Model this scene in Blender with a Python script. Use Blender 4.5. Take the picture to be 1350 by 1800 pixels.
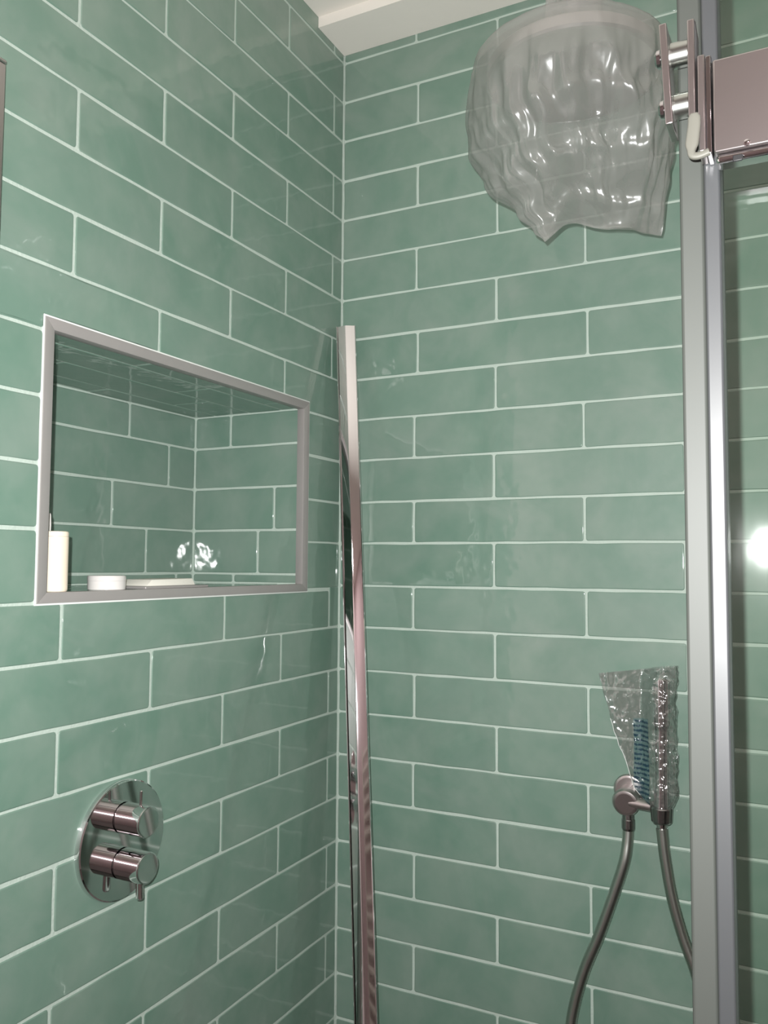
import bpy, bmesh, math, random
from mathutils import Vector, Matrix, noise, Quaternion

for o in list(bpy.data.objects):
    bpy.data.objects.remove(o)
S = bpy.context.scene
COL = S.collection
rnd = random.Random(7)

# ------------------------------------------------------------------ camera
CAM = Vector((0.78314, -1.36431, 1.40315))
CR = Vector((0.89247366, 0.45105349, 0.00644281))       # camera right
CD = Vector((-0.02229248, 0.05836488, -0.99804638))     # camera down
CF = Vector((-0.45054834, 0.89058649, 0.06214422))      # camera forward
cam_data = bpy.data.cameras.new('camera')
cam = bpy.data.objects.new('camera', cam_data)
COL.objects.link(cam)
cam.matrix_world = Matrix(((CR.x, -CD.x, -CF.x, CAM.x), (CR.y, -CD.y, -CF.y, CAM.y), (CR.z, -CD.z, -CF.z, CAM.z), (0, 0, 0, 1)))
cam_data.sensor_fit = 'VERTICAL'
cam_data.sensor_height = 36.0
cam_data.lens = 36.0 * 1472.485 / 1800.0
cam_data.clip_start = 0.01
S.camera = cam

# ------------------------------------------------------------------ world, lights, exposure
w = bpy.data.worlds.new('world')
S.world = w
w.use_nodes = True
w.node_tree.nodes['Background'].inputs[0].default_value = (0.02, 0.019, 0.019, 1)
w.node_tree.nodes['Background'].inputs[1].default_value = 1.0

FLASH_W, LAMP_W = 20.0, 5.5
fl = bpy.data.lights.new('phone_flash', 'AREA')         # the flash beside the lens, the photograph's main light
fl.shape = 'DISK'
fl.size = 0.008
fl.energy = FLASH_W
fl.color = (1.0, 1.0, 0.985)
flo = bpy.data.objects.new('phone_flash', fl)
COL.objects.link(flo)
flo.matrix_world = Matrix.Translation(CAM - CR * 0.018 - CD * 0.030) @ cam.matrix_world.to_3x3().to_4x4() @ Matrix.Rotation(math.radians(9), 4, 'X')
lp = bpy.data.lights.new('room_ceiling_lamp', 'AREA')   # lamp of the room behind the viewer
lp.shape = 'DISK'
lp.size = 0.30
lp.energy = LAMP_W
lp.color = (1.0, 0.90, 0.90)
lpo = bpy.data.objects.new('room_ceiling_lamp', lp)
COL.objects.link(lpo)
lpo.location = (1.25, -2.35, 2.39)

S.view_settings.view_transform = 'Standard'
S.view_settings.look = 'None'
S.view_settings.exposure = 0.0
S.view_settings.gamma = 1.0
S.view_settings.use_curve_mapping = False


# ------------------------------------------------------------------ materials
def srgb(r, g, b):
    f = lambda c: (c / 255 / 12.92) if c <= 10 else ((c / 255 + 0.055) / 1.055) ** 2.4
    return (f(r), f(g), f(b), 1)


def new_mat(name):
    m = bpy.data.materials.new(name)
    m.use_nodes = True
    nt = m.node_tree
    nt.nodes.clear()
    out = nt.nodes.new('ShaderNodeOutputMaterial')
    return m, nt, out


def node(nt, kind, **kw):
    n = nt.nodes.new(kind)
    for k, v in kw.items():
        if k.startswith('i_'):
            key = k[2:]
            key = int(key) if key.isdigit() else key.replace('_', ' ')
            n.inputs[key].default_value = v
        else:
            setattr(n, k, v)
    return n


def mixrgb(nt, fac, a, b, blend='MIX'):
    n = nt.nodes.new('ShaderNodeMix')
    n.data_type = 'RGBA'
    n.blend_type = blend
    for s, v in ((n.inputs[0], fac), (n.inputs[6], a), (n.inputs[7], b)):
        if hasattr(v, 'links') or hasattr(v, 'is_linked'):
            nt.links.new(v, s)
        else:
            s.default_value = v
    return n.outputs[2]


def plain(name, col, rough=0.5, metal=0.0, bump=0.0, bscale=40.0, var=0.0, spec=0.5, vscale=8.0):
    m, nt, out = new_mat(name)
    b = node(nt, 'ShaderNodeBsdfPrincipled')
    b.inputs['Roughness'].default_value = rough
    b.inputs['Metallic'].default_value = metal
    b.inputs['Specular IOR Level'].default_value = spec
    tc = node(nt, 'ShaderNodeTexCoord')
    n1 = node(nt, 'ShaderNodeTexNoise', i_Scale=vscale, i_Detail=4.0)
    nt.links.new(tc.outputs['Object'], n1.inputs['Vector'])
    dark = tuple(c * (1 - var) for c in col[:3]) + (1,)
    nt.links.new(mixrgb(nt, n1.outputs[0], dark, col), b.inputs['Base Color'])
    if bump:
        n2 = node(nt, 'ShaderNodeTexNoise', i_Scale=bscale, i_Detail=3.0)
        nt.links.new(tc.outputs['Object'], n2.inputs['Vector'])
        bp = node(nt, 'ShaderNodeBump', i_Strength=bump, i_Distance=0.002)
        nt.links.new(n2.outputs[0], bp.inputs['Height'])
        nt.links.new(bp.outputs[0], b.inputs['Normal'])
    nt.links.new(b.outputs[0], out.inputs[0])
    return m


def tile_material():
    m, nt, out = new_mat('sage_glazed_tile')
    b = node(nt, 'ShaderNodeBsdfPrincipled')
    tc = node(nt, 'ShaderNodeTexCoord')
    oi = node(nt, 'ShaderNodeObjectInfo')
    mul = node(nt, 'ShaderNodeMath', operation='MULTIPLY', i_1=37.0)
    nt.links.new(oi.outputs['Random'], mul.inputs[0])
    n1 = node(nt, 'ShaderNodeTexNoise', noise_dimensions='4D', i_Scale=13.0, i_Detail=3.0, i_Roughness=0.55)
    nt.links.new(tc.outputs['Object'], n1.inputs['Vector'])
    nt.links.new(mul.outputs[0], n1.inputs['W'])
    base = mixrgb(nt, oi.outputs['Random'], srgb(100, 131, 116), srgb(108, 136, 122))
    r1 = node(nt, 'ShaderNodeValToRGB')
    r1.color_ramp.elements[0].position = 0.40
    r1.color_ramp.elements[0].color = (0, 0, 0, 1)
    r1.color_ramp.elements[1].position = 0.78
    r1.color_ramp.elements[1].color = (0.55, 0.55, 0.55, 1)
    nt.links.new(n1.outputs[0], r1.inputs[0])
    c2 = mixrgb(nt, r1.outputs[0], base, srgb(136, 153, 141))
    # greyer tone mixed into the tile colour in broad random swirls
    geo = node(nt, 'ShaderNodeNewGeometry')
    n3 = node(nt, 'ShaderNodeTexNoise', i_Scale=5.5, i_Detail=4.0, i_Roughness=0.6, i_Distortion=1.6)
    nt.links.new(geo.outputs['Position'], n3.inputs['Vector'])
    r3 = node(nt, 'ShaderNodeMapRange', i_1=0.42, i_2=0.72, i_3=0.0, i_4=0.40)
    nt.links.new(n3.outputs[0], r3.inputs[0])
    c3 = mixrgb(nt, r3.outputs[0], c2, srgb(138, 150, 142))
    nt.links.new(c3, b.inputs['Base Color'])
    b.inputs['Roughness'].default_value = 0.5
    b.inputs['Specular IOR Level'].default_value = 0.5
    b.inputs['Coat Weight'].default_value = 1.0
    b.inputs['Coat Roughness'].default_value = 0.04
    n2 = node(nt, 'ShaderNodeTexNoise', noise_dimensions='4D', i_Scale=17.0, i_Detail=2.0)
    nt.links.new(tc.outputs['Object'], n2.inputs['Vector'])
    nt.links.new(mul.outputs[0], n2.inputs['W'])
    bp = node(nt, 'ShaderNodeBump', i_Strength=0.5, i_Distance=0.0022)
    nt.links.new(n2.outputs[0], bp.inputs['Height'])
    nt.links.new(bp.outputs[0], b.inputs['Normal'])
    nt.links.new(bp.outputs[0], b.inputs['Coat Normal'])
    nt.links.new(b.outputs[0], out.inputs[0])
    return m


M_TILE = tile_material()
M_GROUT = plain('pale_grout', srgb(186, 201, 191), 0.85, bump=0.4, bscale=300, var=0.12, vscale=30)
M_CEIL = plain('ceiling_paint', srgb(240, 234, 226), 0.8, bump=0.15, bscale=60, var=0.06)
M_PINK = plain('mauve_wall_paint', srgb(214, 196, 196), 0.8, bump=0.1, bscale=80, var=0.06)
M_FLOOR = plain('grey_floor', srgb(140, 132, 130), 0.5, var=0.15)
M_CHROME = plain('polished_chrome', (0.80, 0.78, 0.79, 1), 0.05, 1.0, var=0.04)
M_CHROME_D = plain('dark_chrome', (0.62, 0.60, 0.61, 1), 0.10, 1.0, var=0.04)
M_DARK = plain('dark_satin_metal', (0.36, 0.35, 0.35, 1), 0.22, 1.0, var=0.05)
M_STEEL = plain('brushed_hinge_steel', (0.58, 0.54, 0.535, 1), 0.28, 1.0, var=0.06)
M_ALU = plain('spacer_aluminium', (0.50, 0.52, 0.49, 1), 0.24, 1.0, var=0.05)
M_SEAL = plain('grey_satin_profile', (0.052, 0.057, 0.051, 1), 0.55, 0.0, var=0.05)
M_ALU_B = plain('blue_grey_profile', (0.047, 0.050, 0.053, 1), 0.42, 0.0, var=0.05, spec=0.7)
M_TRIM = plain('grey_niche_trim', srgb(168, 164, 162), 0.45, 0.35, var=0.10, vscale=20)
M_WHITE = plain('white_plastic', srgb(225, 222, 212), 0.35, var=0.04)
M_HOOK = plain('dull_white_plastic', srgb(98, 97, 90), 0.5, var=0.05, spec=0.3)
M_CREAM = plain('cream_plastic', srgb(240, 226, 206), 0.35, var=0.03)
M_SOAP = plain('white_soap', srgb(232, 230, 220), 0.5, var=0.04)
M_LID = plain('glossy_white_jar', srgb(216, 213, 210), 0.18, var=0.03)
M_BLACK = plain('black_rubber', srgb(28, 28, 30), 0.5, var=0.1)
M_CAULK = plain('white_caulk', srgb(226, 230, 226), 0.6, var=0.08, vscale=60)
M_HOSE = plain('hose_metal', (0.55, 0.58, 0.54, 1), 0.30, 1.0, var=0.1, vscale=60)


def glass_material():
    m, nt, out = new_mat('clear_glass')
    t = node(nt, 'ShaderNodeBsdfTransparent')
    t.inputs[0].default_value = (0.95, 0.975, 0.955, 1)
    g = node(nt, 'ShaderNodeBsdfGlossy')
    g.inputs['Roughness'].default_value = 0.02
    tc = node(nt, 'ShaderNodeTexCoord')
    n = node(nt, 'ShaderNodeTexNoise', i_Scale=5.0, i_Detail=3.0)
    nt.links.new(tc.outputs['Object'], n.inputs['Vector'])
    r = node(nt, 'ShaderNodeMapRange', i_1=0.40, i_2=0.75, i_3=0.025, i_4=0.11)
    nt.links.new(n.outputs[0], r.inputs[0])
    nt.links.new(r.outputs[0], g.inputs['Roughness'])
    n2 = node(nt, 'ShaderNodeTexNoise', i_Scale=9.0, i_Detail=3.0)
    mp = node(nt, 'ShaderNodeMapping', i_Scale=(2.5, 1.0, 0.7))
    nt.links.new(tc.outputs['Object'], mp.inputs[0])
    nt.links.new(mp.outputs[0], n2.inputs['Vector'])
    bp = node(nt, 'ShaderNodeBump', i_Strength=0.12, i_Distance=0.002)
    nt.links.new(n2.outputs[0], bp.inputs['Height'])
    nt.links.new(bp.outputs[0], g.inputs['Normal'])
    fr = node(nt, 'ShaderNodeFresnel', i_IOR=1.5)
    mx = node(nt, 'ShaderNodeMixShader')
    nt.links.new(fr.outputs[0], mx.inputs[0])
    nt.links.new(t.outputs[0], mx.inputs[1])
    nt.links.new(g.outputs[0], mx.inputs[2])
    nt.links.new(mx.outputs[0], out.inputs[0])
    return m


def film_material(name, body, haze, gloss, rough, wrinkle):
    m, nt, out = new_mat(name)
    t = node(nt, 'ShaderNodeBsdfTransparent')
    t.inputs[0].default_value = (0.97, 0.97, 0.97, 1)
    d = node(nt, 'ShaderNodeBsdfDiffuse')
    d.inputs[0].default_value = body
    tl = node(nt, 'ShaderNodeBsdfTranslucent')
    tl.inputs[0].default_value = body
    dm = node(nt, 'ShaderNodeMixShader', i_0=0.45)
    nt.links.new(d.outputs[0], dm.inputs[1])
    nt.links.new(tl.outputs[0], dm.inputs[2])
    m1 = node(nt, 'ShaderNodeMixShader', i_0=haze)
    nt.links.new(t.outputs[0], m1.inputs[1])
    nt.links.new(dm.outputs[0], m1.inputs[2])
    g = node(nt, 'ShaderNodeBsdfGlossy')
    g.inputs['Roughness'].default_value = rough
    lw = node(nt, 'ShaderNodeLayerWeight', i_Blend=0.35)
    mr = node(nt, 'ShaderNodeMapRange', i_1=0.0, i_2=1.0, i_3=gloss, i_4=min(1, gloss * 5))
    nt.links.new(lw.outputs['Facing'], mr.inputs[0])
    tc = node(nt, 'ShaderNodeTexCoord')
    n = node(nt, 'ShaderNodeTexNoise', i_Scale=70.0, i_Detail=2.0)
    nt.links.new(tc.outputs['Object'], n.inputs['Vector'])
    bp = node(nt, 'ShaderNodeBump', i_Strength=wrinkle, i_Distance=0.002)
    nt.links.new(n.outputs[0], bp.inputs['Height'])
    nt.links.new(bp.outputs[0], g.inputs['Normal'])
    m2 = node(nt, 'ShaderNodeMixShader')
    nt.links.new(mr.outputs[0], m2.inputs[0])
    nt.links.new(m1.outputs[0], m2.inputs[1])
    nt.links.new(g.outputs[0], m2.inputs[2])
    nt.links.new(m2.outputs[0], out.inputs[0])
    return m


def ink_material():
    """printed blue warning panel on clear film: rows of small dark lettering"""
    m, nt, out = new_mat('blue_print_on_film')
    tc = node(nt, 'ShaderNodeTexCoord')
    sep = node(nt, 'ShaderNodeSeparateXYZ')
    nt.links.new(tc.outputs['Object'], sep.inputs[0])
    mz = node(nt, 'ShaderNodeMath', operation='MULTIPLY', i_1=2 * math.pi / 0.0070)
    nt.links.new(sep.outputs['Z'], mz.inputs[0])
    sn = node(nt, 'ShaderNodeMath', operation='SINE')
    nt.links.new(mz.outputs[0], sn.inputs[0])
    n = node(nt, 'ShaderNodeTexNoise', i_Scale=420.0, i_Detail=1.0)
    mpg = node(nt, 'ShaderNodeMapping', i_Scale=(1.0, 1.0, 0.35))
    nt.links.new(tc.outputs['Object'], mpg.inputs[0])
    nt.links.new(mpg.outputs[0], n.inputs['Vector'])
    ad = node(nt, 'ShaderNodeMath', operation='MULTIPLY_ADD', i_1=4.0, i_2=-2.1)
    nt.links.new(n.outputs[0], ad.inputs[0])
    sm = node(nt, 'ShaderNodeMath', operation='ADD')
    nt.links.new(sn.outputs[0], sm.inputs[0])
    nt.links.new(ad.outputs[0], sm.inputs[1])
    gt = node(nt, 'ShaderNodeMapRange', i_1=-0.1, i_2=0.4, i_3=0.0, i_4=1.0)
    nt.links.new(sm.outputs[0], gt.inputs[0])
    col = mixrgb(nt, gt.outputs[0], srgb(80, 118, 122), srgb(26, 56, 72))
    d = node(nt, 'ShaderNodeBsdfPrincipled')
    d.inputs['Roughness'].default_value = 0.25
    nt.links.new(col, d.inputs['Base Color'])
    t = node(nt, 'ShaderNodeBsdfTransparent')
    fac = node(nt, 'ShaderNodeMapRange', i_1=0.0, i_2=1.0, i_3=0.38, i_4=0.85)
    nt.links.new(gt.outputs[0], fac.inputs[0])
    mx = node(nt, 'ShaderNodeMixShader')
    nt.links.new(fac.outputs[0], mx.inputs[0])
    nt.links.new(t.outputs[0], mx.inputs[1])
    nt.links.new(d.outputs[0], mx.inputs[2])
    nt.links.new(mx.outputs[0], out.inputs[0])
    return m


M_GLASS = glass_material()
M_BAG = film_material('frosted_film', (0.52, 0.525, 0.50, 1), 0.42, 0.07, 0.24, 0.12)
M_CLEAR = film_material('clear_crinkled_film', (0.7, 0.7, 0.7, 1), 0.05, 0.17, 0.12, 0.25)
M_INK = ink_material()
M_SEAM = plain('film_seam', srgb(205, 210, 206), 0.15, var=0.05)


# ------------------------------------------------------------------ mesh helpers
def obj(name, bm, mat, parent=None, smooth=False, autosmooth=None):
    me = bpy.data.meshes.new(name)
    bmesh.ops.recalc_face_normals(bm, faces=bm.faces) if autosmooth != 'keep' else None
    bm.to_mesh(me)
    bm.free()
    me.materials.append(mat)
    if smooth:
        me.polygons.foreach_set('use_smooth', [True] * len(me.polygons))
        if smooth == 'box':
            for p in me.polygons:
                if max(abs(c) for c in p.normal) > 0.9995:
                    p.use_smooth = False
        elif isinstance(autosmooth, (int, float)):
            me.set_sharp_from_angle(angle=math.radians(autosmooth))
    o = bpy.data.objects.new(name, me)
    COL.objects.link(o)
    if parent:
        o.parent = parent
        o.matrix_parent_inverse = parent.matrix_world.inverted()
    return o


def tag(o, label, cat, group=None):
    o['label'] = label
    o['category'] = cat
    if group:
        o['group'] = group
    return o


def struct(o, label=None, cat=None):
    o['kind'] = 'structure'
    if label:
        o['label'] = label
    if cat:
        o['category'] = cat
    return o


def empty(name, loc):
    o = bpy.data.objects.new(name, None)
    COL.objects.link(o)
    o.location = loc
    o.empty_display_size = 0.02
    o.matrix_world = Matrix.Translation(loc)
    return o


def add_box(bm, lo, hi, mtx=None):
    vs = []
    for x in (lo[0], hi[0]):
        for y in (lo[1], hi[1]):
            for z in (lo[2], hi[2]):
                p = Vector((x, y, z))
                vs.append(bm.verts.new(mtx @ p if mtx else p))
    fs = []
    for f in ((0, 1, 3, 2), (4, 6, 7, 5), (0, 4, 5, 1), (2, 3, 7, 6), (0, 2, 6, 4), (1, 5, 7, 3)):
        fs.append(bm.faces.new([vs[i] for i in f]))
    return vs, fs


def box_bm(lo, hi, bevel=0.0, seg=2, mtx=None):
    bm = bmesh.new()
    add_box(bm, lo, hi)
    if bevel:
        bmesh.ops.bevel(bm, geom=bm.edges[:] + bm.verts[:], offset=bevel, segments=seg, affect='EDGES', profile=0.5)
    if mtx:
        bmesh.ops.transform(bm, matrix=mtx, verts=bm.verts)
    return bm


def frame_from(axis):
    a = Vector(axis).normalized()
    h = Vector((0, 0, 1)) if abs(a.z) < 0.9 else Vector((1, 0, 0))
    u = h.cross(a).normalized()
    return u, a.cross(u), a


def lathe(bm, origin, axis, prof, n=40, cap0=True, cap1=True):
    """prof: list of (distance along axis, radius)"""
    u, v, a = frame_from(axis)
    o = Vector(origin)
    rings = []
    pr = [prof[0]]
    for (d0, r0), (d1, r1) in zip(prof, prof[1:]):
        ln = math.hypot(d1 - d0, r1 - r0)
        if ln > 0.004:
            k = min(0.0008, ln * 0.2) / ln
            pr += [(d0 + (d1 - d0) * k, r0 + (r1 - r0) * k), (d1 + (d0 - d1) * k, r1 + (r0 - r1) * k)]
        pr.append((d1, r1))
    for d, r in pr:
        rings.append([bm.verts.new(o + a * d + (u * math.cos(2 * math.pi * i / n) + v * math.sin(2 * math.pi * i / n)) * r) for i in range(n)])
    for r0, r1 in zip(rings, rings[1:]):
        for i in range(n):
            bm.faces.new((r0[i], r0[(i + 1) % n], r1[(i + 1) % n], r1[i]))
    if cap0:
        bm.faces.new(rings[0][::-1])
    if cap1:
        bm.faces.new(rings[-1])
    return bm


def lathe_bm(origin, axis, prof, n=40, **k):
    return lathe(bmesh.new(), origin, axis, prof, n, **k)


def catmull(pts, per=10):
    P = [Vector(p) for p in pts]
    P = [P[0] * 2 - P[1]] + P + [P[-1] * 2 - P[-2]]
    out = []
    for i in range(1, len(P) - 2):
        for k in range(per):
            t = k / per
            out.append(0.5 * ((2 * P[i]) + (P[i + 1] - P[i - 1]) * t + (2 * P[i - 1] - 5 * P[i] + 4 * P[i + 1] - P[i + 2]) * t * t
                              + (3 * P[i] - P[i - 1] - 3 * P[i + 1] + P[i + 2]) * t ** 3))
    out.append(P[-2])
    return out


def tube_bm(path, rfun, n=16):
    bm = bmesh.new()
    rings = []
    t0 = (path[1] - path[0]).normalized()
    u = frame_from(t0)[0]
    for i, p in enumerate(path):
        t = (path[min(i + 1, len(path) - 1)] - path[max(i - 1, 0)]).normalized()
        u = (u - t * u.dot(t)).normalized()
        v = t.cross(u)
        r = rfun(i)
        rings.append([bm.verts.new(p + (u * math.cos(2 * math.pi * k / n) + v * math.sin(2 * math.pi * k / n)) * r) for k in range(n)])
    for a, b in zip(rings, rings[1:]):
        for k in range(n):
            bm.faces.new((a[k], a[(k + 1) % n], b[(k + 1) % n], b[k]))
    bm.faces.new(rings[0][::-1])
    bm.faces.new(rings[-1])
    return bm


# ------------------------------------------------------------------ room shell
Z0 = 2.37
H = 0.0775
L = 0.3083
OFF = [3, 1, 1, -0.5, 0, -1, -1.6, -2, -1.8, -1, 0, -1, 1, 1, 2, 1, 1.4, 1.2, 0.5, -0.2, -1, -0.5, -2.5, -3] + [-3] * 8


def LZ(k):
    if k < 0:
        return Z0 + 0.003 - k * H
    return Z0 - k * H + OFF[min(k, 31)] * 0.001


G = 0.0009                # grout lies this far behind the tile faces
SOF_Z, SOF_Y, CEIL_Z = 2.3885, -0.097, 2.4085
RX, RY = 1.70, -2.70      # right wall and rear wall of the room
LEFT_TILE_END = -1.02
NO = (-0.690, -0.1145, 1.3555, 1.688)      # niche frame outer y0 y1 z0 z1
NI = (-0.6775, -0.1315, 1.3675, 1.6745)    # niche inner faces
ND = 0.238

bm = bmesh.new()
add_box(bm, (-0.12, G, 0), (RX + 0.12, 0.14, 2.55))
wall_back = struct(obj('wall_back', bm, M_GROUT), 'sage green tiled shower wall behind the shower head')
bm = bmesh.new()
e = G
y0, y1, z0, z1 = NI[0] - e, NI[1] + e, NI[2] - e, NI[3] + e
add_box(bm, (-0.34, LEFT_TILE_END, 0), (-G, G, z0))
add_box(bm, (-0.34, LEFT_TILE_END, z1), (-G, G, 2.55))
add_box(bm, (-0.34, LEFT_TILE_END, z0), (-G, y0, z1))
add_box(bm, (-0.34, y1, z0), (-G, G, z1))
add_box(bm, (-0.34, y0, z0), (-ND - e, y1, z1))
wall_left = struct(obj('wall_left', bm, M_GROUT), 'sage green tiled shower wall with recessed niche')
bm = bmesh.new()
add_box(bm, (-0.34, RY, 0), (-G, LEFT_TILE_END, 2.55))
struct(obj('wall_left_front', bm, M_PINK))
bm = bmesh.new()
add_box(bm, (RX, RY, 0), (RX + 0.12, G, 2.55))
struct(obj('wall_right', bm, M_PINK))
bm = bmesh.new()
add_box(bm, (-0.34, RY - 0.12, 0), (RX + 0.12, RY, 2.55))
struct(obj('wall_rear', bm, M_PINK))
bm = bmesh.new()
add_box(bm, (-0.34, RY - 0.12, -0.1), (RX + 0.12, 0.14, 0))
struct(obj('floor', bm, M_FLOOR))
bm = bmesh.new()
add_box(bm, (-0.0, RY, CEIL_Z), (RX, SOF_Y, CEIL_Z + 0.1))
bmc = bm
add_box(bmc, (-0.0, SOF_Y, SOF_Z), (RX, 0.0, CEIL_Z + 0.1))
struct(obj('ceiling', bmc, M_CEIL), 'off-white painted ceiling with a stepped edge by the wall')

# ------------------------------------------------------------------ tiles
FW, FH = L - 0.0036, H - 0.0036


def tile_mesh(poly, seed):
    """poly: axis-aligned outline, counter-clockwise, in (u, v); returns a mesh with a softly rounded glazed face"""
    r = random.Random(seed)
    n = len(poly)
    out = []
    rad = 0.0036
    for i in range(n):
        p, q, s = Vector(poly[i - 1]), Vector(poly[i]), Vector(poly[(i + 1) % n])
        a, b = (q - p), (s - q)
        convex = a.x * b.y - a.y * b.x > 0
        la, lb = a.length, b.length
        a, b = a / la, b / lb
        rr = min(rad, la * 0.3, lb * 0.3)
        if convex:
            c0, c1 = q - a * rr, q + b * rr
            mid = q - (a - b) * rr * 0.29
            out += [c0, mid, c1]
        else:
            out += [q.copy()]
        nxt = s - b * rr
        st = out[-1]
        k = int((nxt - st).length / 0.045)
        for j in range(1, k + 1):
            t = j / (k + 1)
            pt = st.lerp(nxt, t)
            pt = pt + Vector((b.y, -b.x)) * r.uniform(-0.0006, 0.0006)
            out.append(pt)
    m = len(out)
    nor = []
    for i in range(m):
        d0 = (out[i] - out[i - 1]).normalized()
        d1 = (out[(i + 1) % m] - out[i]).normalized()
        nn = Vector((-d0.y, d0.x)) + Vector((-d1.y, d1.x))
        nor.append(nn.normalized() if nn.length > 1e-6 else Vector((-d0.y, d0.x)))
    bm = bmesh.new()
    rings = []
    for ins, wz in ((0, -0.0045), (0, -0.0012), (0.0005, -0.0004), (0.0015, 0.0), (0.0022, 0.0)):
        rings.append([bm.verts.new((out[i].x + nor[i].x * ins, out[i].y + nor[i].y * ins, wz)) for i in range(m)])
    for a, b in zip(rings, rings[1:]):
        for i in range(m):
            bm.faces.new((a[i], a[(i + 1) % m], b[(i + 1) % m], b[i]))
    if n == 4:
        cx = sum(p[0] for p in poly) / 4
        cy = sum(p[1] for p in poly) / 4
        hw = max(p[0] for p in poly) - cx
        hh = max(p[1] for p in poly) - cy
        k = max(0.0, hw - hh)
        ca, cb = bm.verts.new((cx - k, cy, 0)), bm.verts.new((cx + k + 1e-5, cy, 0))
        R4 = rings[-1]
        side = [ca if v.co.x < cx else cb for v in R4]
        for i in range(m):
            j = (i + 1) % m
            bm.faces.new((R4[i], R4[j], side[i]))
            if side[i] is not side[j]:
                bm.faces.new((R4[j], side[j], side[i]))
    else:
        cap = bm.faces.new(rings[-1])
        bmesh.ops.triangulate(bm, faces=[cap], ngon_method='EAR_CLIP')
        bm.normal_update()
        for f in bm.faces:
            if f.normal.z < -0.5:
                f.normal_flip()
    me = bpy.data.meshes.new('tile')
    bm.to_mesh(me)
    bm.free()
    me.materials.append(M_TILE)
    me.polygons.foreach_set('use_smooth', [True] * len(me.polygons))
    return me


def rect(w, h):
    return [(-w / 2, -h / 2), (w / 2, -h / 2), (w / 2, h / 2), (-w / 2, h / 2)]


VARS = [tile_mesh(rect(FW, FH), 100 + i) for i in range(8)]
AX = {  # (u, v, w) world directions
    'left': (Vector((0, 1, 0)), Vector((0, 0, 1)), Vector((1, 0, 0))),
    'back': (Vector((1, 0, 0)), Vector((0, 0, 1)), Vector((0, -1, 0))),
    'nleft': (Vector((-1, 0, 0)), Vector((0, 0, 1)), Vector((0, 1, 0))),
    'top': (Vector((0, 1, 0)), Vector((1, 0, 0)), Vector((0, 0, -1))),
    'bottom': (Vector((1, 0, 0)), Vector((0, 1, 0)), Vector((0, 0, 1))),
}


def place_mesh(me, parent, ax, org, su=1.0, sv=1.0, rot=0.0):
    u, v, ww = AX[ax]
    o = bpy.data.objects.new('tile', me)
    COL.objects.link(o)
    R = Matrix((u, v, ww)).transposed().to_4x4()
    o.parent = parent
    o.matrix_local = Matrix.Translation(org) @ R @ Matrix.Rotation(rot, 4, 'Z') @ Matrix.Rotation(rnd.uniform(-.003, .003), 4, 'X') @ Matrix.Rotation(rnd.uniform(-.0012, .0012), 4, 'Y') @ Matrix.Diagonal((su, sv, 1, 1))
    return o


def to3(ax, u, v, w0):
    U, V, W = AX[ax]
    return U * u + V * v + W * w0


def put_tile(parent, ax, u0, u1, v0, v1, w0=0.0, gap=0.0036, notch=None):
    """a tile filling the cell; joints of width gap are left around it"""
    a0, a1, b0, b1 = u0 + gap / 2, u1 - gap / 2, v0 + gap / 2, v1 - gap / 2
    if a1 - a0 < 0.004 or b1 - b0 < 0.003:
        return
    wd, ht = a1 - a0, b1 - b0
    cu, cv = (a0 + a1) / 2, (b0 + b1) / 2
    wj = rnd.uniform(-0.00025, 0.0002)
    tilt = rnd.uniform(-0.0012, 0.0012)
    if notch is None and abs(wd - FW) < 0.018 and abs(ht - FH) < 0.012:
        me = rnd.choice(VARS)
        place_mesh(me, parent, ax, to3(ax, cu, cv, w0 + wj), wd / FW, ht / FH, tilt + rnd.choice((0, math.pi)))
        return
    if notch is None:
        poly = rect(wd, ht)
    else:
        n0, n1, m0, m1 = notch     # rectangle taken out of one corner (u0,u1,v0,v1)
        P = []
        X0, X1, Y0, Y1 = a0 - cu, a1 - cu, b0 - cv, b1 - cv
        if n0 <= a0 and m0 <= b0:      # lower-left corner
            x, y = n1 - cu, m1 - cv
            P = [(x, Y0), (X1, Y0), (X1, Y1), (X0, Y1), (X0, y), (x, y)]
        else:                          # lower-right corner
            x, y = n0 - cu, m1 - cv
            P = [(X0, Y0), (x, Y0), (x, y), (X1, y), (X1, Y1), (X0, Y1)]
        poly = P
    place_mesh(tile_mesh(poly, rnd.randint(0, 99999)), parent, ax, to3(ax, cu, cv, w0 + wj), 1, 1, tilt * 0.4)


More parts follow.
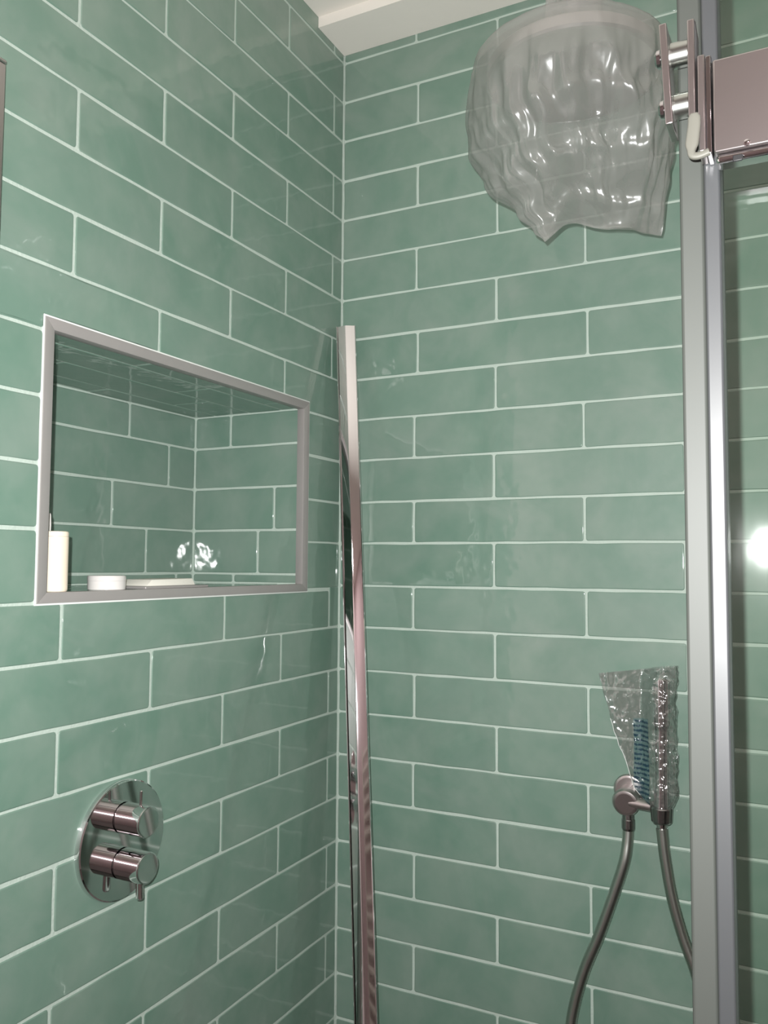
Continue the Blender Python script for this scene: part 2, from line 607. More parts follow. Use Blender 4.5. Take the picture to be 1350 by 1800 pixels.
# back wall joints, measured row by row
JA = {1: .158, 3: .158, 5: .156, 7: .159, 9: .153, 11: .153, 13: .1525, 15: .155, 17: .1536, 19: .156, 21: .1555}
JB = {0: .312, 4: .311, 6: .309, 8: .3075, 10: .304, 12: .304, 14: .3055, 16: .308, 18: .309, 20: .3086, 22: .3084}
JC = {5: .464, 7: .4667, 9: .459, 11: .4594, 13: .461, 15: .463, 17: .4613, 19: .4645, 21: .4644}
JD = {4: .619, 6: .6188, 8: .6178, 10: .616, 12: .6145, 14: .616, 16: .6174, 18: .6175, 20: .6173}
NROW = 31
for r in range(-1, NROW):
    ztop, zbot = LZ(r), LZ(r + 1)
    if r == -1:
        ztop = SOF_Z + 0.004
    zbot = max(zbot, 0.0)
    if ztop - zbot < 0.01:
        continue
    odd = r % 2 == 1
    cols = [0.0004]
    if odd:
        cols += [JA.get(r, 0.1545 + rnd.uniform(-.002, .002)), JC.get(r, 0.4625 + rnd.uniform(-.002, .002))]
    else:
        cols += [JB.get(r, 0.3083 + rnd.uniform(-.002, .002)), JD.get(r, 0.6172 + rnd.uniform(-.002, .002))]
    while cols[-1] < 1.42:
        cols.append(cols[-1] + L + rnd.uniform(-.0015, .0015))
    for a, b in zip(cols, cols[1:]):
        put_tile(wall_back, 'back', a, min(b, 1.45), zbot + rnd.uniform(-.0005, .0005), ztop + rnd.uniform(-.0005, .0005))

# left wall (s = -y grows towards the viewer)
CA, CB = 0.0355, 0.191
for r in range(-1, NROW):
    ztop, zbot = LZ(r), LZ(r + 1)
    if r == -1:
        ztop = CEIL_Z + 0.004
    zbot = max(zbot, 0.0)
    if ztop - zbot < 0.01:
        continue
    odd = r % 2 == 1
    cols = [0.0006, CA if odd else CB]
    while cols[-1] < 1.0:
        cols.append(cols[-1] + L + rnd.uniform(-.0012, .0012) - (0.0004))
    cols[-1] = min(cols[-1], 1.02)
    if r in (9, 11):
        cols.pop(1)
    for s0, s1 in zip(cols, cols[1:]):
        u0, u1 = -s1, -s0
        zt, zb = ztop + rnd.uniform(-.0005, .0005), zbot + rnd.uniform(-.0005, .0005)
        oy0, oy1, oz0, oz1 = NO
        if r == 8:
            if u0 >= oy0 and u1 <= oy1:
                zb = oz1 - 0.0006
            elif u1 > oy1 and u0 < oy1:
                put_tile(wall_left, 'left', u0, u1, zb, zt, notch=(-9, oy1 + 0.001, -9, oz1 + 0.001))
                continue
            elif u0 < oy0 < u1:
                put_tile(wall_left, 'left', u0, u1, zb, zt, notch=(oy0 - 0.001, 9, -9, oz1 + 0.001))
                continue
            put_tile(wall_left, 'left', u0, u1, zb, zt)
        elif 9 <= r <= 12:
            if r == 12:
                zb = oz0 + 0.0004 if u0 < oy0 else oz0 + 0.003
            if u0 < oy0:
                put_tile(wall_left, 'left', u0, min(u1, oy0), zb, zt)
            if u1 > oy1:
                put_tile(wall_left, 'left', max(u0, oy1), u1, zb, zt)
        elif r == 13:
            if u1 <= -0.01:
                zt = min(zt, oz0 + 0.0004)
            put_tile(wall_left, 'left', u0, u1, zb, zt)
        else:
            put_tile(wall_left, 'left', u0, u1, zb, zt)

# niche lining
iy0, iy1, iz0, iz1 = NI
NZ = [iz0, 1.3845, 1.4625, 1.5395, 1.6150, iz1]
back_j = [(-0.177,), (-0.256, -0.560), (-0.3385, -0.645), (-0.203, -0.510), (-0.303, -0.608)]
side_j = [(-0.1455,), (-0.0927,), (-0.0587,), (), (-0.1567,)]
for i in range(5):
    js = sorted((iy0, iy1) + back_j[i])
    for a, b in zip(js, js[1:]):
        put_tile(wall_left, 'left', a, b, NZ[i], NZ[i + 1], w0=-ND)
    js = sorted((-ND, -0.002) + side_j[i])
    for a, b in zip(js, js[1:]):
        put_tile(wall_left, 'back', a, b, NZ[i], NZ[i + 1], w0=-iy1)
    js = sorted((0.002, ND) + tuple(-q for q in side_j[(i + 1) % 5]))
    for a, b in zip(js, js[1:]):
        put_tile(wall_left, 'nleft', a, b, NZ[i], NZ[i + 1], w0=iy0)
for (x0, x1, js) in ((-ND, -0.190, (-0.40,)), (-0.190, -0.113, (-0.25, -0.5575)), (-0.113, -0.044, (-0.335, -0.643)), (-0.044, -0.003, (-0.19, -0.50))):
    q = sorted((iy0, iy1) + js)
    for a, b in zip(q, q[1:]):
        put_tile(wall_left, 'top', a, b, x0, x1, w0=-iz1)
        put_tile(wall_left, 'bottom', x0, x1, a, b, w0=iz0)

# niche frame: four mitred bars with a caulk bead round them
trim = struct(empty('trim_1', (0.0, -0.40, 1.52)), 'grey metal edge trim framing the wall niche')
oy0, oy1, oz0, oz1 = NO
ti = (iy0 + 0.0005, iy1 - 0.0005, iz0 + 0.0005, iz1 - 0.0005)


def bar(outer, inner, name, mat, x0, x1, bev=0.0006):
    bm = bmesh.new()
    lo = [bm.verts.new((x0, p[0], p[1])) for p in (outer[0], outer[1], inner[1], inner[0])]
    hi = [bm.verts.new((x1, p[0], p[1])) for p in (outer[0], outer[1], inner[1], inner[0])]
    bm.faces.new(lo[::-1])
    bm.faces.new(hi)
    for i in range(4):
        bm.faces.new((lo[i], lo[(i + 1) % 4], hi[(i + 1) % 4], hi[i]))
    bmesh.ops.bevel(bm, geom=bm.edges[:], offset=bev, segments=2, affect='EDGES', profile=0.5)
    return obj(name, bm, mat, trim, True, 40)


OC = [(oy0, oz0), (oy1, oz0), (oy1, oz1), (oy0, oz1)]
IC = [(ti[0], ti[2]), (ti[1], ti[2]), (ti[1], ti[3]), (ti[0], ti[3])]
XC = [(oy0 - .0022, oz0 - .0022), (oy1 + .0022, oz0 - .0022), (oy1 + .0022, oz1 + .0022), (oy0 - .0022, oz1 + .0022)]
for i in range(4):
    j = (i + 1) % 4
    bar((OC[i], OC[j]), (IC[i], IC[j]), 'trim_bar', M_TRIM, -0.012, 0.0022)
    bar((XC[i], XC[j]), (OC[i], OC[j]), 'caulk_bead', M_CAULK, -0.003, 0.0009, 0.0003)


def lump(bm, pts, rads):
    return bm


# corner joint: uneven pale sealant in the inside corner
bm = bmesh.new()
N = 240
prev = None
for i in range(N + 1):
    z = 2.386 * i / N
    a = 0.0016 + 0.0011 * noise.noise((0.3, 1.7, z * 14)) + 0.0007 * noise.noise((5.3, 2.7, z * 60))
    a = max(a, 0.0003)
    ring = [bm.verts.new(p) for p in ((-0.001, 0.001, z), (a + .0002, 0.0, z), (a * .45, -a * .45, z), (0.0, -a - .0002, z))]
    if prev:
        for k in range(4):
            bm.faces.new((prev[k], prev[(k + 1) % 4], ring[(k + 1) % 4], ring[k]))
    prev = ring
struct(obj('trim_2', bm, M_GROUT, None, True), 'thin pale sealant line in the corner between the tiled walls')

# ------------------------------------------------------------------ thermostatic valve on the left wall
VY = -0.5490
valve = tag(empty('shower_valve', (0, VY, 1.0545)), 'round chrome shower valve with two knobs below the niche', 'shower valve')
obj('cover_plate', lathe_bm((0, VY, 1.0550), (1, 0, 0), [(-0.001, 0.0735), (0.0045, 0.0735), (0.0065, 0.0728), (0.0075, 0.0712), (0.0075, 0.0002)], 96, cap1=False), M_CHROME, valve, True, 30)
for kz, lev in ((1.0822, 1), (1.0262, -1)):
    k = obj('knob', lathe_bm((0.0075, VY, kz), (1, 0, 0), [(0, 0.0175), (0.0018, 0.0175), (0.0020, 0.0192), (0.0385, 0.0192), (0.0397, 0.0186), (0.0400, 0.0176), (0.0400, 0.0002)], 56, cap1=False), M_CHROME, valve, True, 30)
    if lev < 0:
        obj('lever', lathe_bm((0.0345, VY, kz - 0.017), (0.05, 0, -1), [(0, 0.0049), (0.020, 0.0049), (0.0222, 0.0036), (0.0228, 0.002)], 24), M_CHROME, k, True, 30)
    else:
        obj('lever', lathe_bm((0.0335, VY, kz + 0.017), (0.02, 0.0, 1), [(0, 0.0020), (0.019, 0.0020), (0.0200, 0.0013)], 20), M_CHROME, k, True, 30)

# ------------------------------------------------------------------ things standing in the niche
zb = iz0
b = tag(empty('bottle', (-0.022, -0.645, zb)), 'small cream cylindrical bottle standing at the left end of the niche', 'bottle')
obj('body', lathe_bm((-0.022, -0.645, zb), (0, 0, 1), [(0, 0.0125), (0.0008, 0.0142), (0.003, 0.0150), (0.066, 0.0150)], 48), M_CREAM, b, True, 30)
obj('cap', lathe_bm((-0.022, -0.645, zb + 0.0662), (0, 0, 1), [(0, 0.0148), (0.004, 0.0149), (0.0058, 0.0143), (0.0064, 0.012), (0.0064, 0.0002)], 48, cap1=False), M_CREAM, b, True, 30)
tag(obj('applicator_stick', lathe_bm((-0.052, -0.6310, zb), (0.0, 0.03, 1), [(0, 0.0022), (0.082, 0.0022), (0.094, 0.0014), (0.096, 0.0006)], 16), M_LID, None, True, 40),
    'thin pale stick standing behind the cream bottle in the niche', 'stick')
j = tag(empty('jar', (-0.030, -0.553, zb)), 'low round glossy white jar in the middle of the niche ledge', 'jar')
obj('body', lathe_bm((-0.030, -0.553, zb), (0, 0, 1), [(0, 0.0225), (0.001, 0.0238), (0.012, 0.0238)], 48), M_LID, j, True, 30)
obj('lid', lathe_bm((-0.030, -0.553, zb + 0.0121), (0, 0, 1), [(0, 0.0240), (0.0050, 0.0242), (0.0065, 0.0232), (0.0068, 0.021), (0.0068, 0.0002)], 48, cap1=False), M_LID, j, True, 30)
tr = tag(empty('soap_dish', (-0.04, -0.455, zb)), 'flat white soap on a shallow grey dish beside the round jar', 'soap dish')
bm = box_bm((-0.075, -0.508, zb), (-0.005, -0.376, zb + 0.004), 0.0015)
obj('dish', bm, M_TRIM, tr, 'box')
bm = bmesh.new()
lo = [bm.verts.new(p) for p in ((-0.068, -0.498, zb + .004), (-0.012, -0.498, zb + .004), (-0.012, -0.398, zb + .004), (-0.068, -0.398, zb + .004))]
hi = [bm.verts.new(p) for p in ((-0.064, -0.484, zb + .0125), (-0.016, -0.484, zb + .0125), (-0.016, -0.400, zb + .0135), (-0.064, -0.400, zb + .0135))]
bm.faces.new(lo[::-1]); bm.faces.new(hi)
for i in range(4):
    bm.faces.new((lo[i], lo[(i + 1) % 4], hi[(i + 1) % 4], hi[i]))
bmesh.ops.bevel(bm, geom=bm.edges[:], offset=0.001, segments=2, affect='EDGES', profile=0.5)
obj('soap', bm, M_SOAP, tr, True, 40)

# ------------------------------------------------------------------ metal profile leaning in the corner
P1 = Vector((0.0265, -0.0290, 1.843))
Pm = Vector((0.165, -0.191, 0.7017))
dirv = (Pm - P1).normalized()
P0 = P1 + dirv * ((0.004 - P1.z) / dirv.z)
view = (CAM - (P1 + Pm) * 0.5).normalized()
ax_u = dirv.cross(view).normalized()
if ax_u.dot(CR) < 0:
    ax_u = -ax_u
ax_w = ax_u.cross(-dirv).normalized()
if ax_w.dot(view) < 0:
    ax_w = -ax_w
# profile in (u to the right, w towards the viewer), metres: two faces meeting in a soft ridge, thin lips on both edges
prof = [(-.0190, -.010), (-.0190, .0020), (-.0180, .0026), (-.0170, .0020), (-.0168, -.0006), (-.0034, .0052), (-.0018, .0057), (.0004, .0058), (.0150, .0042), (.0152, .0054), (.0163, .0058),
        (.0172, .0050), (.0180, -.010), (.0166, -.010), (.0158, .0026), (-.0014, .0044), (-.0176, -.0016), (-.0178, -.010)]
prof_o = tag(empty('metal_profile', P0), 'long polished metal profile strip leaning in the tiled corner', 'metal strip')
bm = bmesh.new()
ra, rb = [bm.verts.new(P0 + ax_u * a + ax_w * c) for a, c in prof], [bm.verts.new(P1 + ax_u * a + ax_w * c) for a, c in prof]
n = len(prof)
for i in range(n):
    bm.faces.new((ra[i], ra[(i + 1) % n], rb[(i + 1) % n], rb[i]))
bm.faces.new(ra[::-1]); bm.faces.new(rb)
obj('strip', bm, M_CHROME, prof_o, True, 14)

# ------------------------------------------------------------------ overhead shower in a plastic bag
HC = Vector((0.505, -0.239, 2.084))
head = tag(empty('overhead_shower', (HC.x, HC.y, HC.z)), 'large round chrome overhead shower hanging inside a plastic bag', 'shower head')
obj('head_disc', lathe_bm((HC.x, HC.y, HC.z - 0.004), (0, 0, 1), [(0.0005, 0.0002), (0, 0.112), (0.001, 0.1165), (0.004, 0.1195), (0.018, 0.1195), (0.0205, 0.117), (0.022, 0.060), (0.024, 0.030), (0.026, 0.022), (0.030, 0.020), (0.030, 0.0002)], 80, cap0=False, cap1=False), M_STEEL, head, True, 30)
obj('joint', lathe_bm((HC.x, HC.y, HC.z + 0.026), (0, 0, 1), [(0, 0.0165), (0.018, 0.0165), (0.020, 0.014), (0.036, 0.014), (0.038, 0.011)], 32), M_CHROME, head, True, 30)
obj('arm', lathe_bm((HC.x, HC.y, HC.z + 0.06), (0, 0, 1), [(0, 0.0105), (CEIL_Z - HC.z - 0.065, 0.0105)], 32), M_CHROME, head, True, 30)
obj('ceiling_rose', lathe_bm((HC.x, HC.y, CEIL_Z), (0, 0, -1), [(0, 0.029), (0.005, 0.029), (0.008, 0.026), (0.010, 0.014)], 40), M_CHROME, head, True, 30)
ER, EF = Vector((CR.x, CR.y, 0)).normalized(), Vector((CF.x, CF.y, 0)).normalized()


def fbm(p, o=4):
    s, a, f = 0.0, 1.0, 1.0
    for _ in range(o):
        s += a * noise.noise(p * f)
        a *= 0.5
        f *= 2.1
    return s


def ridge(p, o=3):
    s, a, f = 0.0, 1.0, 1.0
    for _ in range(o):
        s += a * (1 - 2.2 * abs(noise.noise(p * f)))
        a *= 0.5
        f *= 2.2
    return s


def tri(x):
    return math.asin(0.985 * math.sin(x)) * 0.6366


def lerp_tab(tab, x):
    for (x0, v0), (x1, v1) in zip(tab, tab[1:]):
        if x <= x1:
            t = (x - x0) / (x1 - x0)
            t = t * t * (3 - 2 * t)
            return v0 + (v1 - v0) * t
    return tab[-1][1]


NT, NM = 300, 150
bm = bmesh.new()
grid = []
BCX = [(0, -.004), (.3, -.004), (.5, .009), (.75, .025), (.9, .036), (1, .040)]
BA = [(0, .1370), (.12, .1410), (.3, .1350), (.5, .118), (.75, .096), (.9, .088), (1, .085)]
BB = [(0, .1290), (.15, .131), (.35, .118), (.6, .078), (.85, .030), (1, .003)]
for i in range(NT):
    th = 2 * math.pi * i / NT
    c, s = math.cos(th), math.sin(th)
    row = []
    for jx in range(NM):
        t = jx / (NM - 1)
        if t < 0.12:
            q = t / 0.12
            r = 0.037 - 0.006 * math.sin(q * math.pi) + 0.004 * math.cos(9 * th + 2) + 0.003 * math.sin(14 * th)
            p = Vector((c * r, s * r, 0.150 - 0.110 * q))
            fold, amp = 0.0, 0.002
        elif t < 0.27:
            q = (t - 0.12) / 0.15
            r = 0.037 + (0.1290 - 0.037) * (q ** 0.8)
            p = Vector((c * r - 0.004 * q, s * r, 0.040 - 0.018 * q + 0.006 * math.sin(math.pi * q)))
            fold, amp = 0.0, 0.0022
        else:
            q = (t - 0.27) / 0.73
            a, b_, cx = lerp_tab(BA, q), lerp_tab(BB, q), lerp_tab(BCX, q)
            x = cx + a * c
            seam = 0.224 + 0.020 * max(0.0, -(x - 0.04) / 0.085) ** 2 - 0.022 * math.exp(-((x + 0.0) / 0.03) ** 2) + 0.003 * noise.noise((x * 40, 2.2, 1.1))
            z = 0.022 - 0.02 * min(1, q * 12) - (seam) * (q ** 0.95)
            p = Vector((x, b_ * s, z))
            up = q * (1 - q ** 3)
            wob = 0.22 * noise.noise((c * 3, s * 3, q * 2.5))
            fold = up * (0.014 * tri(6 * th + 0.9 + 1.6 * q + wob) + 0.013 * tri(11 * th + 2.1 - 2.0 * q + 2 * wob) + 0.008 * tri(23 * th + 4.0 + 3 * q + 3 * wob))
            fold += 0.010 * math.sin(q * math.pi) * ridge(Vector((c * 2.6, s * 2.6, q * 0.9 + 4.0)), 3)
            fold = fold * (0.25 + 0.75 * abs(s)) - 0.004
            amp = 0.0022 + 0.0035 * math.sin(math.pi * min(1, q * 1.1))
            if q > 0.9:
                p.y += 0.012 * math.sin(x * 55 + 1.0) * (q - 0.9) / 0.1
        d = ridge(Vector((p.x * 15, p.y * 15, p.z * 9)) + Vector((3, 1, 7)), 2) * amp * 1.5
        if t < 0.29:
            d = abs(d) * 0.6
        p = p + Vector((c, s, 0.25 if t < .27 else 0.0)) * (d + fold)
        rr = math.hypot(p.x, p.y)
        if -0.008 < p.z < 0.03 and rr < 0.1225 and t >= 0.26:
            p.x *= 0.1225 / rr
            p.y *= 0.1225 / rr
        row.append(bm.verts.new(HC + ER * p.x + EF * p.y + Vector((0, 0, p.z))))
    grid.append(row)
for i in range(NT):
    a, b2 = grid[i], grid[(i + 1) % NT]
    for jx in range(NM - 1):
        bm.faces.new((a[jx], b2[jx], b2[jx + 1], a[jx + 1]))
bag = tag(obj('plastic_bag', bm, M_BAG, None, True), 'crumpled frosted plastic bag pulled over the overhead shower', 'plastic bag')

# ------------------------------------------------------------------ hand shower, wall outlet, hose
OX, OZ = 0.530, 1.043
out_o = tag(empty('wall_outlet', (OX - .003, 0, OZ)), 'chrome wall outlet with hand shower holder arm', 'shower holder')
obj('rosette', lathe_bm((OX - 0.004, 0.001, OZ + 0.012), (0, -1, 0), [(0, 0.0235), (0.006, 0.0235), (0.0085, 0.022), (0.0095, 0.019), (0.0095, 0.001)], 48, cap1=False), M_STEEL, out_o, True, 30)
obj('elbow', lathe_bm((OX - 0.002, -0.006, OZ + 0.006), (0.0, -1, -0.12), [(0, 0.0165), (0.020, 0.0170), (0.026, 0.0195), (0.036, 0.0205), (0.0395, 0.0185), (0.0405, 0.0150), (0.0405, 0.0003)], 48, cap1=False), M_STEEL, out_o, True, 30)
obj('hose_nut', lathe_bm((OX, -0.034, OZ - 0.012), (0, 0, -1), [(0, 0.0088), (0.012, 0.0092), (0.013, 0.0100), (0.026, 0.0100), (0.029, 0.0088), (0.029, 0.002)], 32), M_DARK, out_o, True, 30)
obj('holder_arm', lathe_bm((OX + 0.004, -0.038, OZ + 0.002), (1, -0.15, -0.02), [(0, 0.0088), (0.018, 0.0082), (0.036, 0.0082), (0.046, 0.0090)], 32), M_STEEL, out_o, True, 30)
HSX, HSY = 0.5815, -0.050
bm = lathe_bm((HSX, HSY, 1.024), (0, 0, 1), [(0, 0.0125), (0.003, 0.0150), (0.022, 0.0165), (0.024, 0.0150), (0.024, 0.0115), (0.004, 0.0095), (0.0, 0.0095)], 40, cap0=False, cap1=False)
obj('holder_socket', bm, M_DARK, out_o, True, 30)
hs = tag(empty('hand_shower', (HSX, HSY, 1.022)), 'slim chrome hand shower wrapped in clear film', 'hand shower')
hp = [(0.0, 0.0062), (0.004, 0.0075), (0.020, 0.0088), (0.030, 0.0118), (0.040, 0.0115), (0.075, 0.0108), (0.12, 0.0108), (0.145, 0.0112), (0.150, 0.0118)]
obj('handle', lathe_bm((HSX, HSY, 1.014), (0.01, 0, 1), hp, 36), M_CHROME, hs, True, 40)
obj('spray_head', lathe_bm((HSX + .0015, HSY, 1.1642), (0.01, 0, 1), [(0, 0.0118), (0.004, 0.0128), (0.062, 0.0132), (0.070, 0.0126), (0.073, 0.009), (0.073, 0.0003)], 36, cap1=False), M_CHROME, hs, True, 40)
hose_pts = [(OX, -0.034, OZ - 0.036), (OX - .001, -0.036, 0.985), (0.5245, -0.040, 0.955), (0.5094, -0.042, 0.9068), (0.4874, -0.044, 0.8437), (0.4652, -0.046, 0.7885), (0.4500, -0.05, 0.735),
            (0.4440, -0.055, 0.690), (0.447, -0.06, 0.63), (0.47, -0.07, 0.56), (0.525, -0.08, 0.52), (0.585, -0.085, 0.53), (0.628, -0.08, 0.58), (0.650, -0.07, 0.66), (0.646, -0.06, 0.74),
            (0.6275, -0.052, 0.815), (0.6085, -0.050, 0.8675), (0.5945, -0.050, 0.920), (0.5860, -0.050, 0.972), (HSX + .001, HSY, 1.005), (HSX, HSY, 1.0165)]
path = catmull(hose_pts, 22)
hose = tag(obj('shower_hose', tube_bm(path, lambda i: 0.0086 if i % 2 else 0.0082, 18), M_HOSE, None, True), 'flexible grey metal shower hose looping below the hand shower', 'hose')

# clear wrapper over the hand shower: a flattened sleeve with a loose flap to the left
zlo, zhi = 1.040, 1.252
XL = [(0.0, -0.008), (0.06, -0.022), (0.14, -0.036), (0.55, -0.066), (1.0, -0.090)]
XR = [(0.0, 0.012), (0.06, 0.018), (0.15, 0.021), (0.5, 0.021), (1.0, 0.022)]
TH = [(0.0, 0.0135), (0.2, 0.0175), (0.7, 0.0185), (0.9, 0.015), (1.0, 0.008)]
NT2, NZ2 = 150, 120


def lin_tab(tab, x):
    for (x0, v0), (x1, v1) in zip(tab, tab[1:]):
        if x <= x1:
            return v0 + (v1 - v0) * (x - x0) / (x1 - x0)
    return tab[-1][1]


def wrap_point(a, t, front_only=None):
    xl, xr, th_ = lin_tab(XL, t), lerp_tab(XR, t), lerp_tab(TH, t)
    ca, sa = math.cos(a), math.sin(a)
    if ca >= 0:
        x, y = xr * ca, -th_ * sa
    else:
        x = xl * (-ca)
        fall = max(0.05, 1 - (min(1, -x / 0.026)) ** 2 * 0.95)
        y = -th_ * sa * fall
    z = zlo + (zhi - zlo) * t + (0.008 * t * (x / 0.05) if t > 0 else 0)
    p = Vector((x, y, z))
    k = min(1, t * 8)
    crump = 1.0 if x > -0.012 else 0.45
    d = ridge(p * 32 + Vector((1, 5, 2)), 4) * 0.0044 * k * crump
    d += ridge(Vector((x * 20, y * 20, p.z * 55)) + Vector((8, 2, 2)), 2) * 0.0014 * k * crump
    nn = Vector((max(-1, min(1, ca)) * 0.6, -sa, 0))
    p = p + nn * d
    r = math.hypot(p.x, p.y)
    if r < 0.0142 and x > -0.014:
        p.x *= 0.0142 / max(r, 1e-4)
        p.y *= 0.0142 / max(r, 1e-4)
    return Vector((HSX + p.x, HSY + p.y, p.z))


bm = bmesh.new()
g2 = [[bm.verts.new(wrap_point(2 * math.pi * i / NT2, jx / (NZ2 - 1))) for jx in range(NZ2)] for i in range(NT2)]
for i in range(NT2):
    a, b2 = g2[i], g2[(i + 1) % NT2]
    for jx in range(NZ2 - 1):
        bm.faces.new((a[jx], b2[jx], b2[jx + 1], a[jx + 1]))
wrap = tag(empty('clear_wrapper', (HSX, HSY, zlo)), 'clear crinkled film sleeve with a blue printed panel round the hand shower', 'plastic wrapper')
obj('sleeve', bm, M_CLEAR, wrap, True)
# printed panel lying on the sleeve's front, left of the handle
bm = bmesh.new()
gp = []
for i in range(18):
    row = []
    for jx in range(60):
        t = 0.03 + 0.62 * jx / 59
        x = -0.0375 + 0.004 * t * 0 + 0.0225 * i / 17
        xl = lin_tab(XL, t)
        x = max(x, xl * 0.96)
        a = math.pi - math.acos(max(-1, min(1, x / xl)))
        a = math.acos(max(-1.0, min(1.0, -(x / xl))))
        q = wrap_point(a, t)
        row.append(bm.verts.new(q + Vector((0, -0.0006, 0))))
    gp.append(row)
for i in range(17):
    for jx in range(59):
        bm.faces.new((gp[i][jx], gp[i + 1][jx], gp[i + 1][jx + 1], gp[i][jx + 1]))
pp = obj('printed_panel', bm, M_INK, wrap, True)
sp = catmull([wrap_point(math.pi, 0.10 + 0.05 * q) for q in range(12)], 4)
obj('welded_seam', tube_bm(sp, lambda i: 0.0006 + 0.0004 * abs(noise.noise((i * 0.31, 0.2, 0.7))), 8), M_SEAM, wrap, True)
pp['label'] = 'blue printed strip with rows of tiny lettering'

# ------------------------------------------------------------------ shower screen
SY = -0.75
PH = 1.9365
scr = tag(empty('shower_screen', (0.72, SY, 0.0)), 'framed clear glass shower screen at the right with silver upright', 'shower screen')
GX1 = RX - 0.004
up = obj('upright_profile', box_bm((0.7250, SY - 0.016, 0.012), (0.7355, SY + 0.014, PH), 0.0015), M_ALU_B, scr, 'box')
bm = box_bm((0.7082, SY - 0.010, 0.012), (0.7246, SY + 0.010, PH), 0.0022)
obj('seal_profile', bm, M_SEAL, scr, 'box')
gm = Matrix.Translation((0.7355, SY, 0)) @ Matrix.Rotation(math.radians(1.3), 4, 'Z') @ Matrix.Translation((-0.7355, -SY, 0))
bm = box_bm((0.7345, SY - 0.004, 0.03), (GX1 - 0.002, SY + 0.004, PH), 0.0006, mtx=gm)
obj('glass_pane', bm, M_GLASS, scr)
rail = obj('top_rail', box_bm((0.7337, SY - 0.038, 1.6752), (GX1, SY - 0.019, 1.7388), 0.0012), M_STEEL, scr, 'box')
obj('rail_track', box_bm((0.7345, SY - 0.036, 1.6690), (GX1, SY - 0.021, 1.6750), 0.0025), M_CHROME, rail, 'box')
obj('rail_stop', box_bm((0.7450, SY - 0.0375, 1.6672), (0.7510, SY - 0.0355, 1.6715), 0.0006), M_BLACK, rail, 'box')
obj('rail_screw', lathe_bm((0.7538, SY - 0.038, 1.6775), (0, -1, 0), [(0, 0.0022), (0.0012, 0.002), (0.0016, 0.001)], 16), M_CHROME, rail, True, 40)
obj('floor_channel', box_bm((0.7090, SY - 0.016, 0.0), (GX1, SY + 0.014, 0.030), 0.0015), M_ALU, scr, 'box')

# hinge bracket at the rail's end: two plates on two round spacers with bolt heads
HB = tag(empty('hinge_bracket', (0.712, SY - 0.03, 1.70)), 'steel clamp bracket of two plates and round spacers at the rail end', 'bracket')
pl = obj('plate', box_bm((-0.0026, -0.014, -0.0358), (0.0026, 0.014, 0.0358), 0.0008), M_STEEL, None, 'box')
pl.parent = HB
pl.matrix_parent_inverse = HB.matrix_world.inverted()
pl.matrix_basis = Matrix.Translation((0.7041, SY - 0.024, 1.7376)) @ Matrix.Rotation(math.radians(-2.9), 4, 'Y')
obj('plate', box_bm((0.7181, SY - 0.038, 1.6950), (0.7228, SY - 0.010, 1.7712), 0.0008), M_STEEL, HB, 'box')
for z, x0 in ((1.7575, 0.7050), (1.7205, 0.7070)):
    obj('spacer', lathe_bm((x0, SY - 0.022, z), (1, 0, 0), [(0, 0.0078), (0.0008, 0.0086), (0.7172 - x0, 0.0086), (0.7180 - x0, 0.0078)], 40), M_ALU, HB, True, 30)
    obj('bolt', lathe_bm((x0 - 0.0042, SY - 0.022, z), (-1, 0, 0), [(0, 0.0040), (0.0018, 0.0040), (0.0020, 0.0064), (0.0044, 0.0060), (0.0058, 0.0040), (0.0060, 0.0005)], 28), M_CHROME_D, HB, True, 30)
obj('mounting_block', box_bm((0.7242, SY - 0.038, 1.6780), (0.7288, SY - 0.017, 1.7445), 0.0008), M_STEEL, HB, 'box')
obj('clamp_jaw', box_bm((0.7290, SY - 0.035, 1.6770), (0.7324, SY - 0.017, 1.7445), 0.0006), M_CHROME_D, HB, 'box')

# white plastic hook under the bracket: a flat tongue that curls round at the foot
def ribbon_bm(pts, wid, thick):
    pth = catmull(pts, 8)
    bm = bmesh.new()
    prev = None
    m = len(pth)
    for i, p in enumerate(pth):
        t = (pth[min(i + 1, m - 1)] - pth[max(i - 1, 0)]).normalized()
        nrm = Vector((0, -1, 0))
        u = t.cross(nrm).normalized()
        q = i / (m - 1)
        w2 = lerp_tab(wid, q) / 2
        ring = []
        for k in range(12):
            a = 2 * math.pi * k / 12
            ca, sa = math.cos(a), math.sin(a)
            ring.append(bm.verts.new(p + u * (w2 * math.copysign(abs(ca) ** 0.6, ca)) + nrm * (thick / 2 * math.copysign(abs(sa) ** 0.6, sa))))
        if prev:
            for k in range(12):
                bm.faces.new((prev[k], prev[(k + 1) % 12], ring[(k + 1) % 12], ring[k]))
        else:
            bm.faces.new(ring[::-1])
        prev = ring
    bm.faces.new(prev)
    return bm


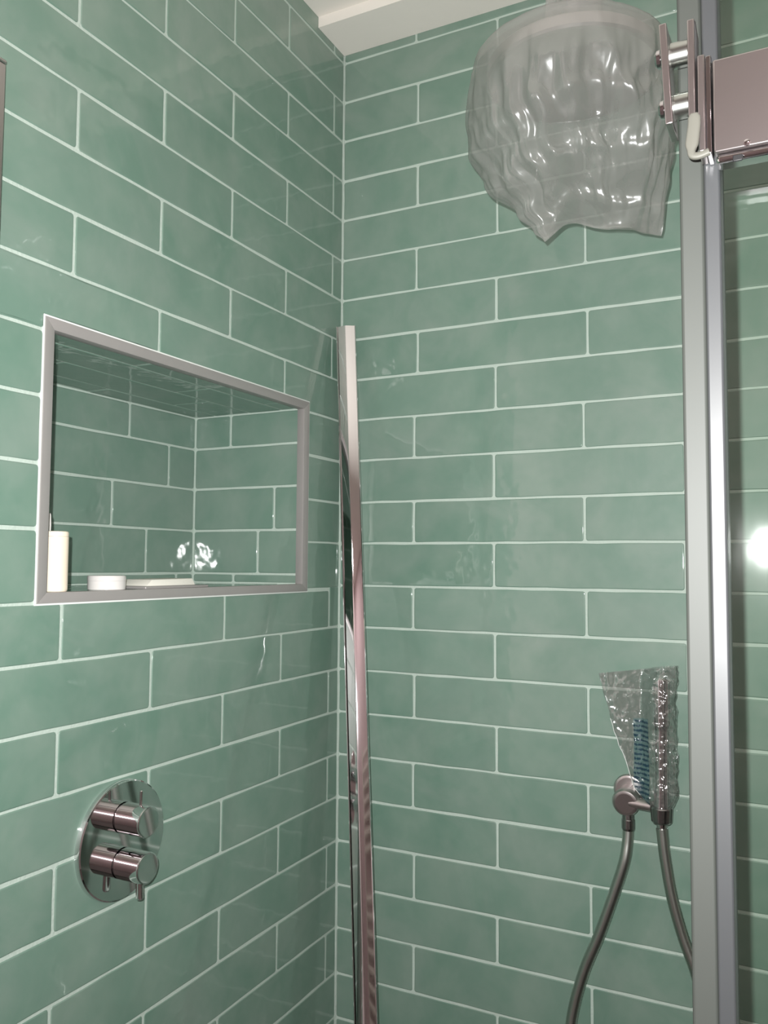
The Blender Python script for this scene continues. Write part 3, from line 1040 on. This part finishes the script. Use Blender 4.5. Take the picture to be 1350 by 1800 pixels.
HKY = SY - 0.0415
pts = [(0.7222, HKY, 1.7028), (0.7222, HKY, 1.6960), (0.7212, HKY, 1.6880), (0.7202, HKY, 1.6800), (0.7205, HKY, 1.6752), (0.7235, HKY, 1.6738), (0.7275, HKY, 1.6742), (0.7312, HKY, 1.6752)]
tag(obj('plastic_hook', ribbon_bm(pts, [(0, .0055), (.06, .0082), (.36, .0086), (.5, .0052), (.7, .0046), (1, .0044)], 0.004), M_HOOK, None, True), 'small white plastic hook clipped under the steel bracket', 'hook')

# wall channel on the left wall, in line with the screen
wc = tag(empty('wall_channel', (0.0, -0.79, 0.0)), 'slim upright metal wall channel at the left edge', 'channel')
obj('channel_body', box_bm((0.0003, -0.812, 0.0), (0.026, -0.7735, PH), 0.0015), M_STEEL, wc, 'box')
obj('channel_cap', box_bm((0.0003, -0.8125, PH + 0.0002), (0.0265, -0.7730, PH + 0.0045), 0.0015), M_STEEL, wc, 'box')

# ladder towel radiator on the right wall behind the viewer (mirrored in the leaning strip)
tr_ = tag(empty('towel_radiator', (RX - 0.06, -1.96, 0.30)), 'white ladder towel radiator on the wall, mirrored in the metal strip', 'radiator')
for yy in (-2.21, -1.71):
    obj('side_rail', box_bm((RX - 0.075, yy - 0.015, 0.30), (RX - 0.045, yy + 0.015, 1.50), 0.005), M_WHITE, tr_, 'box')
    for zz in (0.45, 1.35):
        obj('wall_mount', lathe_bm((RX - 0.046, yy, zz), (1, 0, 0), [(0, 0.011), (0.040, 0.011), (0.045, 0.016)], 20), M_WHITE, tr_, True, 40)
bar_me = None
for k in range(18):
    if k in (9, 10):
        continue
    zz = 0.34 + k * 0.065
    if bar_me is None:
        bo = obj('bar', lathe_bm((0, -0.239, 0), (0, 1, 0), [(0, 0.016), (0.478, 0.016)], 20), M_WHITE, tr_, True, 40)
        bar_me = bo.data
    else:
        bo = bpy.data.objects.new('bar', bar_me)
        COL.objects.link(bo)
        bo.parent = tr_
        bo.matrix_parent_inverse = tr_.matrix_world.inverted()
    bo.location = (RX - 0.06, -1.96, zz)
